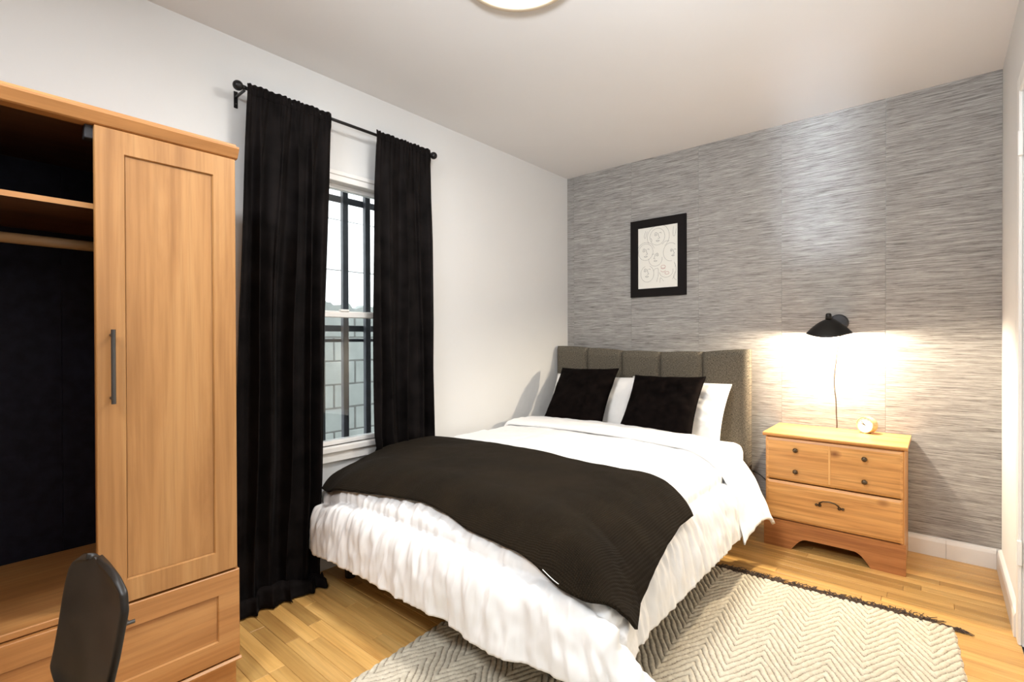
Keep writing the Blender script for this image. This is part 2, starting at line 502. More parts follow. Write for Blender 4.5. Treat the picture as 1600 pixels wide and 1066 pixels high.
# ------------------------------------------------------------------ window
w1 = thing('window_1', (XL, 1.375, 0.6), None, None); struct(w1)
bm = bmesh.new()   # jamb lining and head
bbox(bm, XL-0.15, XL+0.004, WY0-0.0, WY0+0.022, WZ0, WZ1, 0.002); bbox(bm, XL-0.15, XL+0.004, WY1-0.022, WY1, WZ0, WZ1, 0.002)
bbox(bm, XL-0.15, XL+0.006, WY0+0.022, WY1-0.022, WZ1-0.03, WZ1, 0.002)
obj('window_frame', bm, M_TRIM, w1)
bm = bmesh.new(); bbox(bm, XL, XL+0.012, WY0-0.06, WY1+0.06, WZ1, WZ1+0.022, 0.003); obj('head_casing', bm, M_TRIM, w1)
bm = bmesh.new(); bbox(bm, XL-0.15, XL+0.032, WY0-0.05, WY1+0.05, WZ0-0.028, WZ0, 0.004, 2); obj('sill', bm, M_TRIM, w1)
bm = bmesh.new(); bbox(bm, XL, XL+0.018, WY0-0.03, WY1+0.03, WZ0-0.078, WZ0-0.028, 0.003); obj('sill_apron', bm, M_TRIM, w1)
def sash(name, x0, x1, z0, z1, st, rt_, rb):
    bm = bmesh.new()
    ya, yb = WY0+0.022, WY1-0.022
    bbox(bm, x0, x1, ya, ya+st, z0, z1, 0.003); bbox(bm, x0, x1, yb-st, yb, z0, z1, 0.003)
    bbox(bm, x0, x1, ya+st, yb-st, z0, z0+rb, 0.003); bbox(bm, x0, x1, ya+st, yb-st, z1-rt_, z1, 0.003)
    s = obj(name, bm, M_TRIM, w1)
    xm = (x0+x1)/2
    box('glass_pane', xm-0.002, xm+0.002, ya+st-0.004, yb-st+0.004, z0+rb-0.004, z1-rt_+0.004, M_GLASS, s, bev=0)
    return s
sash('upper_sash', XL-0.075, XL-0.045, 1.252, WZ1-0.03, 0.028, 0.022, 0.03)
ls = sash('lower_sash', XL-0.042, XL-0.010, WZ0, 1.277, 0.028, 0.03, 0.022)
box('sash_lock', XL-0.028, XL-0.006, 1.36, 1.41, 1.277, 1.289, M_TRIM, ls, bev=0.003)

# security bars outside
sb = thing('window_security_grille', (XL-0.16, 1.375, 0.55), 'dark painted iron security bars outside the window behind the glass', 'grille')
gx0, gx1 = XL-0.158, XL-0.128
for k in range(6):
    yc = 0.922 + 0.14*k + 0.0
    if yc < WY0-0.06: continue
    box('bar', gx0-0.03, gx0, yc-0.0165, yc+0.0165, 0.45, 2.08, M_IRON, sb, bev=0.003)
for z0, z1 in ((1.886, 1.922), (1.178, 1.212), (1.12, 1.138), (0.46, 0.49)):
    box('crossbar', gx0-0.042, gx0-0.030, 0.82, 1.90, z0, z1, M_IRON, sb, bev=0.002)

# ------------------------------------------------------------------ outside: block wall, pale building, yard
yard = struct(box('yard_slab', -9.0, XL-0.165, -4.0, 9.0, -0.62, -0.5, M_GROUND, bev=0)); yard['label'] = 'concrete yard strip outside the window'  # ground slab of the yard, not a trim piece
bw = thing('block_boundary_wall', (-3.95, 2.3, -0.5), 'grey green concrete block wall with rough mortar joints seen through lower window pane', 'wall')
bx0, bx1 = -4.02, -3.88
box('mortar_core', bx0+0.02, bx1-0.006, 0.4, 4.4, -0.5, 1.36, M_MORTAR, bw, bev=0)
br = random.Random(3)
for r in range(9):
    z0 = -0.45 + 0.2*r + 0.003
    off = 0.2 if r % 2 else 0.0
    for k in range(10):
        ya = 0.4 + 0.4*k - off + 0.02; yb = ya+0.388
        if yb < 1.0 or ya > 3.9: continue
        dx = br.uniform(-0.004, 0.004)
        box('concrete_block', bx0, bx1+dx, ya, yb, z0, z0+0.19, M_CONC, bw, bev=0.006)
bm = bmesh.new()
cap = [(0.6, 1.345)] + [(0.6+0.03*i, 1.425+0.07*noise.fractal((i*0.13, 0.3, 0), 0.8, 2.2, 4)) for i in range(111)] + [(3.9, 1.345)]
prism(bm, cap, 0, bx0+0.01, bx1-0.012)
o = obj('rough_mortar_capping', bm, M_CONC, bw)
nb = thing('neighbouring_building', (-5.6, 3.5, -0.5), 'bright white rendered building beyond the block wall outside', 'building')
for k in range(8):
    z0 = -0.5+0.62*k
    box('wall_panel', -5.72, -5.6, -0.5, 8.0, z0+0.006, z0+0.614, M_CLAD, nb, bev=0.008)
box('backing', -5.9, -5.70, -0.5, 8.0, -0.5, 4.46, M_MORTAR, nb, bev=0)

# ------------------------------------------------------------------ wardrobe
wd = thing('wardrobe', (-2.02, 0.28, 0), 'golden oak wardrobe with one door open and one closed, drawer below, left of curtains', 'wardrobe')
WX0, WXF = XL+0.008, -1.752        # back, carcass front
Y0, Y1 = -0.085, 0.645
box('side_panel', WX0, WXF, Y1-0.018, Y1, 0.0, 1.725, M_OAKV, wd)
box('side_panel', WX0, WXF, Y0, Y0+0.018, 0.0, 1.725, M_OAKV, wd)
for a, b_ in ((Y0+0.018, 0.292), (0.2928, Y1-0.018)):
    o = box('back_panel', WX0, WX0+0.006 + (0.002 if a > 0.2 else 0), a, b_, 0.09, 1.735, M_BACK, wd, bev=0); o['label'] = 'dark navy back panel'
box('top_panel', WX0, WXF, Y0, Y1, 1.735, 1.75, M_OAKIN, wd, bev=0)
bm = bmesh.new()      # crown moulding, front profile in (x,z) extruded along y
prism(bm, [(WXF-0.02,1.722),(WXF+0.017,1.722),(WXF+0.022,1.725),(WXF+0.036,1.751),(WXF+0.036,1.7565),(WXF+0.032,1.7585),(WXF+0.012,1.759),(WXF+0.010,1.772),(WXF-0.02,1.772),(WXF-0.02,1.75)], 1, Y0-0.008, Y1+0.006)
bbox(bm, WX0, WXF-0.02, Y0-0.006, Y1+0.004, 1.7505, 1.772)
obj('crown_moulding', bm, M_OAKH, wd)
shf = box('shelf', WX0+0.01, -1.8015, Y0+0.019, Y1-0.019, 1.504, 1.519, M_OAKIN, wd, bev=0)  # dark brown puts the underside's shade into the shelf colour
box('edge_strip', -1.8012, -1.80, Y0+0.019, Y1-0.019, 1.504, 1.519, M_OAKH, shf, bev=0)
bm = bmesh.new(); tube(bm, [(-2.02, Y0+0.019, 1.430), (-2.02, Y1-0.019, 1.430)], 0.0155, 16); obj('hanging_rail', bm, M_RODWOOD, wd, True)
box('wardrobe_floor', WX0+0.01, WXF, Y0+0.019, Y1-0.019, 0.395, 0.410, M_OAKH, wd)
box('front_rail', WXF-0.0, WXF+0.010, Y0+0.002, 0.286, 0.394, 0.412, M_OAKH, wd)
box('plinth', WXF-0.015, WXF+0.004, Y0, Y1, 0.0, 0.092, M_OAKH, wd)
bm = bmesh.new(); prism(bm, [(WXF-0.015,0.092),(WXF+0.020,0.092),(WXF+0.029,0.097),(WXF+0.029,0.101),(WXF+0.022,0.106),(WXF-0.015,0.106)], 1, Y0-0.004, Y1+0.008); obj('base_moulding', bm, M_OAKH, wd)
box('magnet_catch', WXF-0.03, WXF+0.001, 0.272, 0.296, 1.685, 1.722, M_PLATE, wd, bev=0.002)

def shaker(name, ya, yb, z0, z1, x0, x1, sw, rh, parent, vert=True):
    """framed door / drawer front with recessed panel; front face at x1"""
    bm = bmesh.new()
    # recessed plate with chamfered frame
    ins = [(ya+sw, z0+rh), (yb-sw, z0+rh), (yb-sw, z1-rh), (ya+sw, z1-rh)]
    out = [(ya, z0), (yb, z0), (yb, z1), (ya, z1)]
    e = 0.0022
    rings = [([(p[0], p[1]) for p in out], x0), ([(p[0], p[1]) for p in out], x1-e),
             ([(ya+e,z0+e),(yb-e,z0+e),(yb-e,z1-e),(ya+e,z1-e)], x1), (ins, x1),
             ([(ya+sw+0.003,z0+rh+0.003),(yb-sw-0.003,z0+rh+0.003),(yb-sw-0.003,z1-rh-0.003),(ya+sw+0.003,z1-rh-0.003)], x1-0.0075)]
    V = [[bm.verts.new((x, p[0], p[1])) for p in q] for q, x in rings]
    for A, B in zip(V, V[1:]):
        for i in range(4): bm.faces.new((A[i], A[(i+1)%4], B[(i+1)%4], B[i]))
    bm.faces.new(V[0][::-1])
    f = obj(name, bm, M_OAKV if vert else M_OAKH, parent)
    i = 0.0036
    p = box('panel', x1-0.0074, x1-0.0062, ya+sw+i, yb-sw-i, z0+rh+i, z1-rh-i, M_OAKV if vert else M_OAKH, f, bev=0)
    return f
def bar_handle(parent, p0, p1, out, r=0.0055):
    bm = bmesh.new()
    p0 = Vector(p0); p1 = Vector(p1); o_ = Vector(out)
    d = (p1-p0).normalized()
    a = p0+o_; b_ = p1+o_
    tube(bm, [a, b_], r, 10)
    for q in (p0+d*0.015, p1-d*0.015): tube(bm, [q, q+o_], r*0.8, 8)
    return obj('handle', bm, M_GREYMETAL, parent)
dr = shaker('door', 0.2895, 0.6435, 0.3975, 1.719, WXF+0.002, -1.73, 0.064, 0.064, wd)
bar_handle(dr, (-1.73, 0.322, 0.962), (-1.73, 0.322, 1.165), (0.026, 0, 0))
dw = shaker('drawer', Y0+0.001, 0.6495, 0.111, 0.391, WXF+0.002, -1.729, 0.062, 0.066, wd, False)
bar_handle(dw, (-1.729, 0.226, 0.352), (-1.729, 0.365, 0.352), (0.026, 0, 0))
# the open door, swung out on its left hinge (outside the frame)
bm = bmesh.new()
bbox(bm, -1.745, -1.395, Y0-0.022, Y0-0.002, 0.3975, 1.719, 0.002)
ldoor = obj('door', bm, M_OAKV, wd)
bar_handle(ldoor, (-1.43, Y0-0.022, 0.962), (-1.43, Y0-0.022, 1.165), (0, -0.026, 0))

# ------------------------------------------------------------------ curtain rod and curtains
RX, RZ = XL+0.090, 2.196
cr = thing('curtain_rod', (RX, 1.375, RZ), 'slim black curtain rod with ball finials above the window', 'curtain rod')
bm = bmesh.new(); tube(bm, [(RX, 0.845, RZ), (RX, 1.885, RZ)], 0.0075, 14); obj('rod', bm, M_BLACKMETAL, cr, True)
for ys, sgn in ((0.838, -1), (1.897, 1)):
    bm = bmesh.new()
    bmesh.ops.create_icosphere(bm, subdivisions=3, radius=0.0205, matrix=Matrix.Translation((RX, ys, RZ)))
    tube(bm, [(RX, ys-sgn*0.012, RZ), (RX, ys-sgn*0.030, RZ)], 0.0095, 12)
    obj('finial', bm, M_BLACKMETAL, cr, True)
for ys in (0.862, 1.872):
    bm = bmesh.new()
    bbox(bm, XL+0.0005, XL+0.004, ys-0.008, ys+0.008, RZ-0.06, RZ+0.012, 0.0012)
    bbox(bm, XL+0.004, RX+0.006, ys-0.0045, ys+0.0045, RZ-0.018, RZ-0.0085, 0.0012)
    bk = obj('bracket', bm, M_BLACKMETAL, cr)
    bm = bmesh.new(); lathe(bm, [(0,0.0022),(0.0028,0.0014),(0.003,0.0)], frame_mat((XL+0.004, ys, RZ-0.042), (1,0,0), (0,1,0)), 10, False)
    obj('screw', bm, M_GREYMETAL, bk, True)

def curtain(name, label, yl, yr, npl, seed, amp, zend, puddle=None):
    """yl, yr: tables (z, y) of the two edges"""
    t = thing(name, (RX, (yl[0][1]+yr[0][1])/2, 0), label, 'curtain')
    rg = random.Random(seed)
    ph = [rg.uniform(0, 6.28) for _ in range(8)]
    NU, NV = 220, 110
    zl, zr_ = zip(*sorted(yl)), zip(*sorted(yr))
    zl = list(zl); zr_ = list(zr_)
    V = []
    top = RZ + 0.022
    plen = puddle if puddle else 0.0
    total = (top - zend) + plen
    for j in range(NV):
        s = (j/(NV-1))
        s = s*total
        z = max(top - s, zend)
        ex = max(0.0, s - (top - zend))         # cloth lying on the floor
        a = np.interp(z, zl[0], zl[1]); b_ = np.interp(z, zr_[0], zr_[1])
        k = min(1.0, max(0.0, (RZ-0.02 - z)/0.25))
        for i in range(NU):
            u = i/(NU-1)
            uu = u + 0.018*math.sin(2*math.pi*(u*1.7 + z*0.35)+ph[0]) + 0.008*math.sin(z*5+u*9+ph[1])
            p1 = math.sin(2*math.pi*npl*uu + ph[2]); p2 = math.sin(2*math.pi*(npl*1.63)*uu + ph[3] + 0.6*z)
            p3 = 0.7*math.sin(2*math.pi*npl*3.3*u + ph[4]+2.0*math.sin(u*11)) + 0.5*noise.noise((u*31, seed, 0.5))
            fold = (0.62*p1 + 0.38*p2)
            am = amp*(0.45+0.55*min(1.0, (top-z)/1.2))*(1.0-(0.45*min(1.0, max(0.0, (0.45-z)/0.4)) if puddle else 0.0))
            x = RX + k*am*fold + (1-k)*0.0105*(1 if True else 0) + 0.004*p3*(1-k*0.8)
            if abs(z-RZ) < 0.05:     # rod pocket bulge and gathered header
                x = RX + 0.0115 + 0.0035*p3 + 0.004*p1 - 0.004*max(0,(z-RZ)/0.022)
                z2 = z + (0.0018*p3 if z > RZ+0.012 else 0)
            else:
                z2 = z
            yy = a + (b_-a)*u + 0.012*k*math.cos(2*math.pi*npl*uu+ph[2])*math.sin(math.pi*u)
            if not puddle:
                sq = min(1.0, max(0.0, (0.57 - z)/0.08)); x = x*(1-sq) + (XL+0.024+0.006*fold)*sq
            if puddle:
                f2 = min(1.0, max(0.0, (0.34 - z)/0.34))
                x += 0.030*f2*f2 + 0.012*f2*noise.noise((yy*9, z*14, seed))
                if ex > 0:
                    tt = ex/plen
                    x += 0.105*tt*(0.80+0.55*noise.noise((yy*4.0, 1.7, seed)))
                    yy += 0.02*noise.noise((yy*4, tt*2, seed+4))*tt
                    z2 = zend + 0.055*math.sin(math.pi*min(1, tt*1.05))*(0.8+1.3*noise.noise((yy*6.0, tt*2.5, seed+9))) - 0.004*tt
                    z2 = max(0.008, z2)
            V.append((max(x, XL+0.012), yy, z2))
    o = raw('cloth', V, grid_faces(NU, NV), M_VELVET, t)
    solid(o, 0.003, 0.0)
    # stitched line under the rod pocket
    bm = bmesh.new()
    row = [v for v in V if True]
    jj = int((0.022+0.034)/total*(NV-1))
    pts = [Vector(V[jj*NU+i])+Vector((0.0025,0,0)) for i in range(0, NU, 3)]
    tube(bm, pts, 0.0016, 5); obj('pocket_stitching', bm, M_VELVET, t)
    return t
curtain('curtain', 'black velvet curtain panel beside the wardrobe, puddling on the floor',
        [(2.22,0.873),(1.9,0.862),(1.22,0.832),(0.6,0.822),(0.1,0.800),(0.0,0.79)],
        [(2.22,1.252),(1.9,1.244),(1.22,1.215),(0.47,1.203),(0.15,1.185),(0.0,1.17)], 5.0, 3, 0.040, 0.012, 0.17)
curtain('curtain', 'black velvet curtain panel behind the bed, right of the window',
        [(2.22,1.503),(1.9,1.497),(1.24,1.489),(0.64,1.487),(0.5,1.507),(0.03,1.52)],
        [(2.22,1.862),(1.7,1.886),(1.24,1.895),(0.55,1.893),(0.03,1.89)], 4.3, 8, 0.034, 0.03)

# ------------------------------------------------------------------ bed
bed = thing('bed', (-1.58, 2.24, 0), 'upholstered platform bed with a grey brown channelled headboard against wallpaper', 'bed')
HX = [-2.288, -2.010, -1.724, -1.435, -1.150, -0.868]
HT = [1.076, 1.064, 1.046, 1.040, 1.047, 1.068]
HY0, HY1 = 3.205, 3.275
for k in range(5):
    x0, x1 = HX[k]+0.0012, HX[k+1]-0.0012
    nu, nv = 15, 31
    V = []
    for j in range(nv):
        for i in range(nu):
            u = i/(nu-1)*2-1; v = j/(nv-1)*2-1
            x = (x0+x1)/2 + u*(x1-x0)/2
            zt = HT[k]+(HT[k+1]-HT[k])*(i/(nu-1)) + 0.004*(1-u*u)
            zz = 0.34 + (zt-0.34)*(v+1)/2
            eu = max(0, (abs(u)-0.80)/0.20); ev = max(0, (abs(v)-0.93)/0.07)
            d = 1-math.sqrt(max(0, 1-min(1, eu**2.2*0.8+ev**2.2)))
            yv = HY0 + 0.024*d - 0.006*(1-u*u)*(1-v**4)
            V.append((x, yv, zz))
    nf = len(V)
    F = [tuple(q) for q in grid_faces(nu, nv)]
    ring = [i for i in range(nu)] + [j*nu+nu-1 for j in range(1,nv)] + [(nv-1)*nu+i for i in range(nu-2,-1,-1)] + [j*nu for j in range(nv-2,0,-1)]
    base = len(V)
    for r in ring: V.append((V[r][0], HY1, V[r][2]))
    n = len(ring)
    for i in range(n): F.append((ring[i], base+i, base+(i+1)%n, ring[(i+1)%n]))
    F.append(tuple(base+i for i in range(n-1,-1,-1)))
    raw('headboard_panel', V, F, M_TWEED, bed, True)
bm = bmesh.new(); bbox(bm, HX[0]+0.004, HX[5]-0.004, HY0+0.014, HY1+0.012, 0.30, 0.36, 0.006, 2); obj('headboard_rail', bm, M_TWEED, bed)
for x in (HX[0]+0.05, HX[5]-0.05):
    box('headboard_leg', x-0.03, x+0.03, HY0+0.02, HY1, 0.0, 0.305, M_BEDLEG, bed, bev=0.003)
bm = bmesh.new(); bbox(bm, -2.225, -0.885, 1.30, HY0-0.002, 0.165, 0.265, 0.012, 2); obj('bed_base', bm, M_TWEED, bed)
for x, yv, zb in ((-2.135, 1.305, 0.0), (-0.97, 1.36, 0.0145), (-2.125, 3.08, 0.0), (-0.97, 3.08, 0.0), (-1.55, 2.2, 0.0145)):
    bm = bmesh.new()
    tube(bm, [(x, yv, 0.17), (x, yv-0.008, zb)], [0.034, 0.024], 12)
    obj('bed_leg', bm, M_BEDLEG, bed, True)

mt_ = thing('mattress', (-1.55, 2.24, 0.265), 'white mattress with fitted sheet showing at the headboard end of the bed', 'mattress')
bm = bmesh.new(); bbox(bm, -2.225, -0.885, 1.30, HY0-0.006, 0.266, 0.505, 0.055, 5)
obj('fitted_sheet', bm, M_PILLOW, mt_, True)

# draping of the comforter: cloth coordinates (a across, b along) -> bed surface
XE, XEL, YE = -1.02, -2.19, 1.39
SX, SY, SL = .49, .495, .24
def zt_(x, y): return .545+.015*np.sin((x+2.25)*2.3)-.012*np.clip((1.9-y)/.5, 0, 1)
def prof(s, R, tm):
    s0 = np.minimum(s, R); k = tm/R
    return np.sin(k*s0)/k+np.maximum(s-R, 0)*np.cos(tm), (1-np.cos(k*s0))/k+np.maximum(s-R, 0)*np.sin(tm)
def drape(a, b):
    a = np.asarray(a, float); b = np.asarray(b, float)
    sx = np.maximum(0, a-XE); sl = np.maximum(0, XEL-a); sy = np.maximum(0, YE-b)
    ox, dx = prof(sx, .36, math.radians(74)); ol, dl = prof(sl, .10, math.radians(88)); oy, dy = prof(sy, .36, math.radians(80))
    cf = np.clip(sx/SX, 0, 1.3)*np.clip(sy/SY, 0, 1.3); cl = np.clip(sl/SL, 0, 1.3)*np.clip(sy/SY, 0, 1.3)
    p = 3.; d = (dx**p+dl**p+dy**p+1e-12)**(1/p)
    x = np.clip(a, XEL, XE)+ox-ol+.22*cf**1.3; y = np.maximum(b, YE)-oy+.05*cf+.15*cl
    x = np.maximum(x, -2.272)
    sm = lambda t: np.clip(t, 0, 1)**2*(3-2*np.clip(t, 0, 1))
    y = y + .050*sm((-1.98-x)/0.25)*sm((1.30-y)/0.15)
    lf = sm((-1.92-x)/0.30)*sm((1.62-y)/0.42)
    return np.stack([x, y, zt_(x, y)-d+.07*cf-.05*cl-.085*lf*np.clip(1-d/.45, 0.3, 1)], -1)
def normals(P):
    du = np.gradient(P, axis=1); dv = np.gradient(P, axis=0)
    n = np.cross(du, dv); n /= np.linalg.norm(n, axis=-1, keepdims=True)+1e-9
    return n
def fbm(A, B, seed, sc=(1, 1), oct=3):
    out = np.zeros(A.shape)
    fa, fb = A.ravel()*sc[0], B.ravel()*sc[1]
    out = np.array([noise.fractal((x, y, seed), 0.9, 2.1, oct) for x, y in zip(fa, fb)])
    return out.reshape(A.shape)

cf_ = thing('comforter', (-1.5, 2.0, 0.5), 'puffy white quilted comforter draping over the foot and side of the bed', 'comforter')
na, nb_ = 270, 250
A, B = np.meshgrid(np.linspace(XEL-SL, XE+SX, na), np.linspace(YE-SY, 2.80, nb_))
P = drape(A, B); Nn = normals(P)
over = np.clip((np.maximum(A-XE, 0)+np.maximum(YE-B, 0))/.30, 0, 1)
q = .30
# quilting seams across the comforter, fuller chambers where it hangs
ga = np.abs(np.sin(math.pi*(A+2.43)/q)); gb = np.abs(np.sin(math.pi*(B-(YE-SY+0.235))/q))
puff = (np.minimum(1, ga*3.2)*0.35+0.65)*np.minimum(1, gb*3.2)
hang_f = np.clip((YE-B)/0.15, 0, 1); hang_r = np.clip((A-XE)/0.15, 0, 1)*(1-hang_f)
puff_r = np.minimum(1, np.abs(np.sin(math.pi*(A-(XE+SX-0.235))/q))*3.2)
pf = puff*(1-hang_r) + puff_r*hang_r
disp = 0.007*pf + 0.026*over*np.sqrt(pf)
sd = np.abs(((B-(YE-SY+0.235))/q+0.5) % 1.0-0.5)*q
gath = np.exp(-sd/0.07)*fbm(A, B, 21.0, (34, 5))
w1n = fbm(A, B, 1.0, (22, 6))+0.8*gath; w2n = fbm(A, B, 2.0, (7, 26)); w3n = fbm(A, B, 3.0, (4, 4))
disp += hang_f*0.015*w1n + hang_r*0.013*w2n + (1-over)*0.0035*fbm(A, B, 5.0, (9, 9)) + 0.010*w3n
# hem roll and gathers beside the seams
e_f = np.clip((YE-B)/SY, 0, 1); e_r = np.clip((A-XE)/SX, 0, 1)
disp += 0.012*np.sin(math.pi*np.clip((e_f-0.5)/0.5, 0, 1)) + 0.010*np.sin(math.pi*np.clip((e_r-0.5)/0.5, 0, 1))*(1-hang_f)
P = P + Nn*disp[..., None]
P[..., 2] += hang_f*0.012*fbm(A, B*0+1, 7.0, (3.5, 1)) * e_f
P[..., 0] = np.maximum(P[..., 0], -2.272)
P[..., 2] = np.maximum(P[..., 2], 0.03)
o = raw('quilted_cover', P.reshape(-1, 3), grid_faces(na, nb_), M_LINEN, cf_)
solid(o, 0.028, -1.0)
# turned-back top edge with the flap hanging on the right
na2, nb2 = 170, 46
A2, B2 = np.meshgrid(np.linspace(XEL-0.10, XE+SX+0.04, na2), np.linspace(0, 1, nb2))
hang = np.clip((A2-XE)/SX, 0, 1.2)
Bw = 2.535 + 0.02*np.sin(A2*3) + B2*(0.27 + 0.13*hang) - 0.11*hang
P2 = drape(A2, Bw)
edge = np.minimum(1, np.minimum(B2, 1-B2)/0.16)
P2[..., 2] += 0.012 + 0.030*np.sqrt(np.clip(1-(1-edge)**2, 0, 1))
P2[..., 0] += 0.020*np.clip(hang/0.3, 0, 1) + 0.030*hang**2*(0.4+B2) + 0.010*hang*np.sin(B2*6.0+0.6)
n2 = normals(P2)
P2 += n2*(0.006*fbm(A2, Bw, 9.0, (8, 14))+0.009*np.clip(hang, 0, 1)*(1-0.5*hang)*fbm(A2, Bw, 4.0, (5, 16)))[..., None]
P2[..., 2] += 0.012*hang*np.sin(B2*4.0) + 0.01*hang
o = raw('turned_back_edge', P2.reshape(-1, 3), grid_faces(na2, nb2), M_LINEN, cf_)
solid(o, 0.018, -1.0)

# throw blanket over the foot
def resample(pts, n):
    pts = np.array(pts, float); d = np.r_[0, np.cumsum(np.linalg.norm(np.diff(pts, axis=0), axis=1))]
    t = np.linspace(0, d[-1], n)
    return np.stack([np.interp(t, d, pts[:, 0]), np.interp(t, d, pts[:, 1])], -1)
front = [(-2.228,1.205),(-2.10,1.170),(-1.92,1.165),(-1.67,1.192),(-1.47,1.212),(-1.32,1.20),(-1.20,1.178),(-1.08,1.176),(-0.98,1.172),(-0.90,1.15),(-0.82,1.118),(-0.74,1.112),(-0.67,1.17),(-0.60,1.28)]
backc = [(-2.25,1.862),(-2.10,1.866),(-1.76,1.90),(-1.44,1.90),(-1.17,1.878),(-0.99,1.895),(-0.87,1.95),(-0.79,1.955),(-0.735,1.925)]
leftc = [(-2.228,1.205),(-2.255,1.32),(-2.262,1.5),(-2.25,1.862)]
rightc = [(-0.60,1.28),(-0.655,1.42),(-0.69,1.53),(-0.717,1.66),(-0.735,1.80),(-0.735,1.925)]
n_t, m_t = 150, 90
def smooth1(c, k=5):
    c = c.copy()
    for _ in range(k): c[1:-1] = 0.25*c[:-2]+0.5*c[1:-1]+0.25*c[2:]
    return c
c0 = smooth1(resample(front, n_t)); c1 = smooth1(resample(backc, n_t)); d0 = smooth1(resample(leftc, m_t)); d1_ = smooth1(resample(rightc, m_t))
U = np.linspace(0, 1, n_t)[None, :, None]; Vv = np.linspace(0, 1, m_t)[:, None, None]
coons = (1-Vv)*c0[None]+Vv*c1[None]+(1-U)*d0[:, None]+U*d1_[:, None] - ((1-U)*(1-Vv)*c0[0]+U*(1-Vv)*c0[-1]+(1-U)*Vv*c1[0]+U*Vv*c1[-1])
TA, TB = coons[..., 0], coons[..., 1]
TP = drape(TA, TB); Tn = normals(TP)
tover = np.clip((np.maximum(TA-XE, 0)+np.maximum(YE-TB, 0))/.30, 0, 1)
rim = np.minimum(np.minimum(U[..., 0], 1-U[..., 0])*9, np.minimum(Vv[..., 0], 1-Vv[..., 0])*9); rim = np.clip(rim, 0, 1)
TP += Tn*(0.029 + 0.024*tover + 0.010*np.clip((TA-XE)/0.30, 0, 1)*np.clip((TB-1.2)/0.35, 0, 1) + 0.004*rim + 0.004*fbm(TA, TB, 12.0, (5, 5)) + 0.008*tover*fbm(TA, TB, 15.0, (9, 5)))[..., None]
TP[..., 0] = np.maximum(TP[..., 0], -2.276)
th = thing('throw_blanket', (-1.4, 1.6, 0.55), 'dark brown black knitted throw laid across the foot of the bed', 'blanket')
o = raw('knitted_cloth', TP.reshape(-1, 3), grid_faces(n_t, m_t), M_KNIT, th)
solid(o, 0.009, 1.0)
# small white stitched tag on its front hem
bm = bmesh.new()
i0 = int(n_t*0.79)
pts = [Vector(TP[1, i0+k])+Vector(Tn[1, i0+k])*0.0095 for k in range(0, 6)]
tube(bm, pts, 0.0012, 6)
o = obj('stitched_tag', bm, M_PILLOW, th); o['label'] = 'small white stitched tag'

# pillows and cushions
def pillow(name, label, cat, group, c, w, h, t, lean, turn, roll_, mat, seed, nx=44, ear=0.05, bottom_flat=True):
    """c: centre of lower edge; lean: backward tilt (rad); turn: about Z; roll_: in-plane"""
    T = thing(name, c, label, cat, group)
    M = Matrix.Translation(c) @ Matrix.Rotation(turn, 4, 'Z') @ Matrix.Rotation(-lean, 4, 'X') @ Matrix.Rotation(roll_, 4, 'Y')
    V = []; F = []
    n = nx
    for side in (-1, 1):
        for j in range(n):
            for i in range(n):
                u = i/(n-1)*2-1; v = j/(n-1)*2-1
                cu, cv = (1-abs(u)**2.6), (1-abs(v)**2.6)
                thick = (max(0, cu)*max(0, cv))**0.48
                sx_ = 1-ear*(1-abs(v)**2)*1.0*abs(u)**3; sz_ = 1-ear*(1-abs(u)**2)*abs(v)**3
                x = u*w/2*sx_; z = h/2 + v*h/2*sz_
                wr_ = noise.fractal((u*2.2+seed, v*2.2, seed), 0.9, 2.0, 3)*0.014 + noise.noise((u*9+seed*3, v*2.5, seed))*0.004*(abs(u))
                yv = side*(t/2*thick) + wr_*thick
                V.append(M @ Vector((x, yv, z)))
    for s in range(2):
        for j in range(n-1):
            for i in range(n-1):
                a = s*n*n + j*n+i
                f = (a, a+1, a+n+1, a+n)
                F.append(f if s == 0 else f[::-1])
    me = bpy.data.meshes.new('cushion_cover'); me.from_pydata([tuple(v) for v in V], [], F); me.update()
    bm = bmesh.new(); bm.from_mesh(me); bmesh.ops.remove_doubles(bm, verts=bm.verts, dist=0.0005)
    cover = obj('cover', bm, mat, T, True)
    # piped edge seam
    bm = bmesh.new(); pts = []
    for k in range(n*4):
        s = k/(n*4)*4
        e = int(s); f = (s-e)*2-1
        u, v = ((f,-1),(1,f),(-f,1),(-1,-f))[e]
        sx_ = 1-ear*(1-abs(v)**2)*abs(u)**3; sz_ = 1-ear*(1-abs(u)**2)*abs(v)**3
        pts.append(M @ Vector((u*w/2*sx_, 0, h/2+v*h/2*sz_)))
    pts.append(pts[0]); tube(bm, pts, 0.0022, 5, False); obj('edge_seam', bm, mat, T, True)
    return T
PIL = 'white pillows against the headboard'
pillow('pillow', 'white bed pillow nearest the window, mostly behind the left black cushion', 'pillow', PIL, (-1.905, 2.965, 0.512), 0.665, 0.40, 0.115, 0.50, 0.0, 0.0, M_PILLOW, 3.3)
pillow('pillow', 'white bed pillow nearest the nightstand, behind the right black cushion', 'pillow', PIL, (-1.290, 2.965, 0.512), 0.655, 0.40, 0.115, 0.50, 0.0, 0.03, M_PILLOW, 6.1)
CU = 'black velvet cushions on the bed'
pillow('cushion', 'black velvet square cushion nearest the window on the bed', 'cushion', CU, (-1.873, 2.79, 0.572), 0.455, 0.445, 0.112, 0.66, 0.03, -0.03, M_CUSH, 1.2, ear=0.06)
pillow('cushion', 'black velvet square cushion nearest the nightstand on the bed', 'cushion', CU, (-1.295, 2.79, 0.556), 0.465, 0.43, 0.112, 0.66, -0.02, -0.03, M_CUSH, 4.7, ear=0.06)

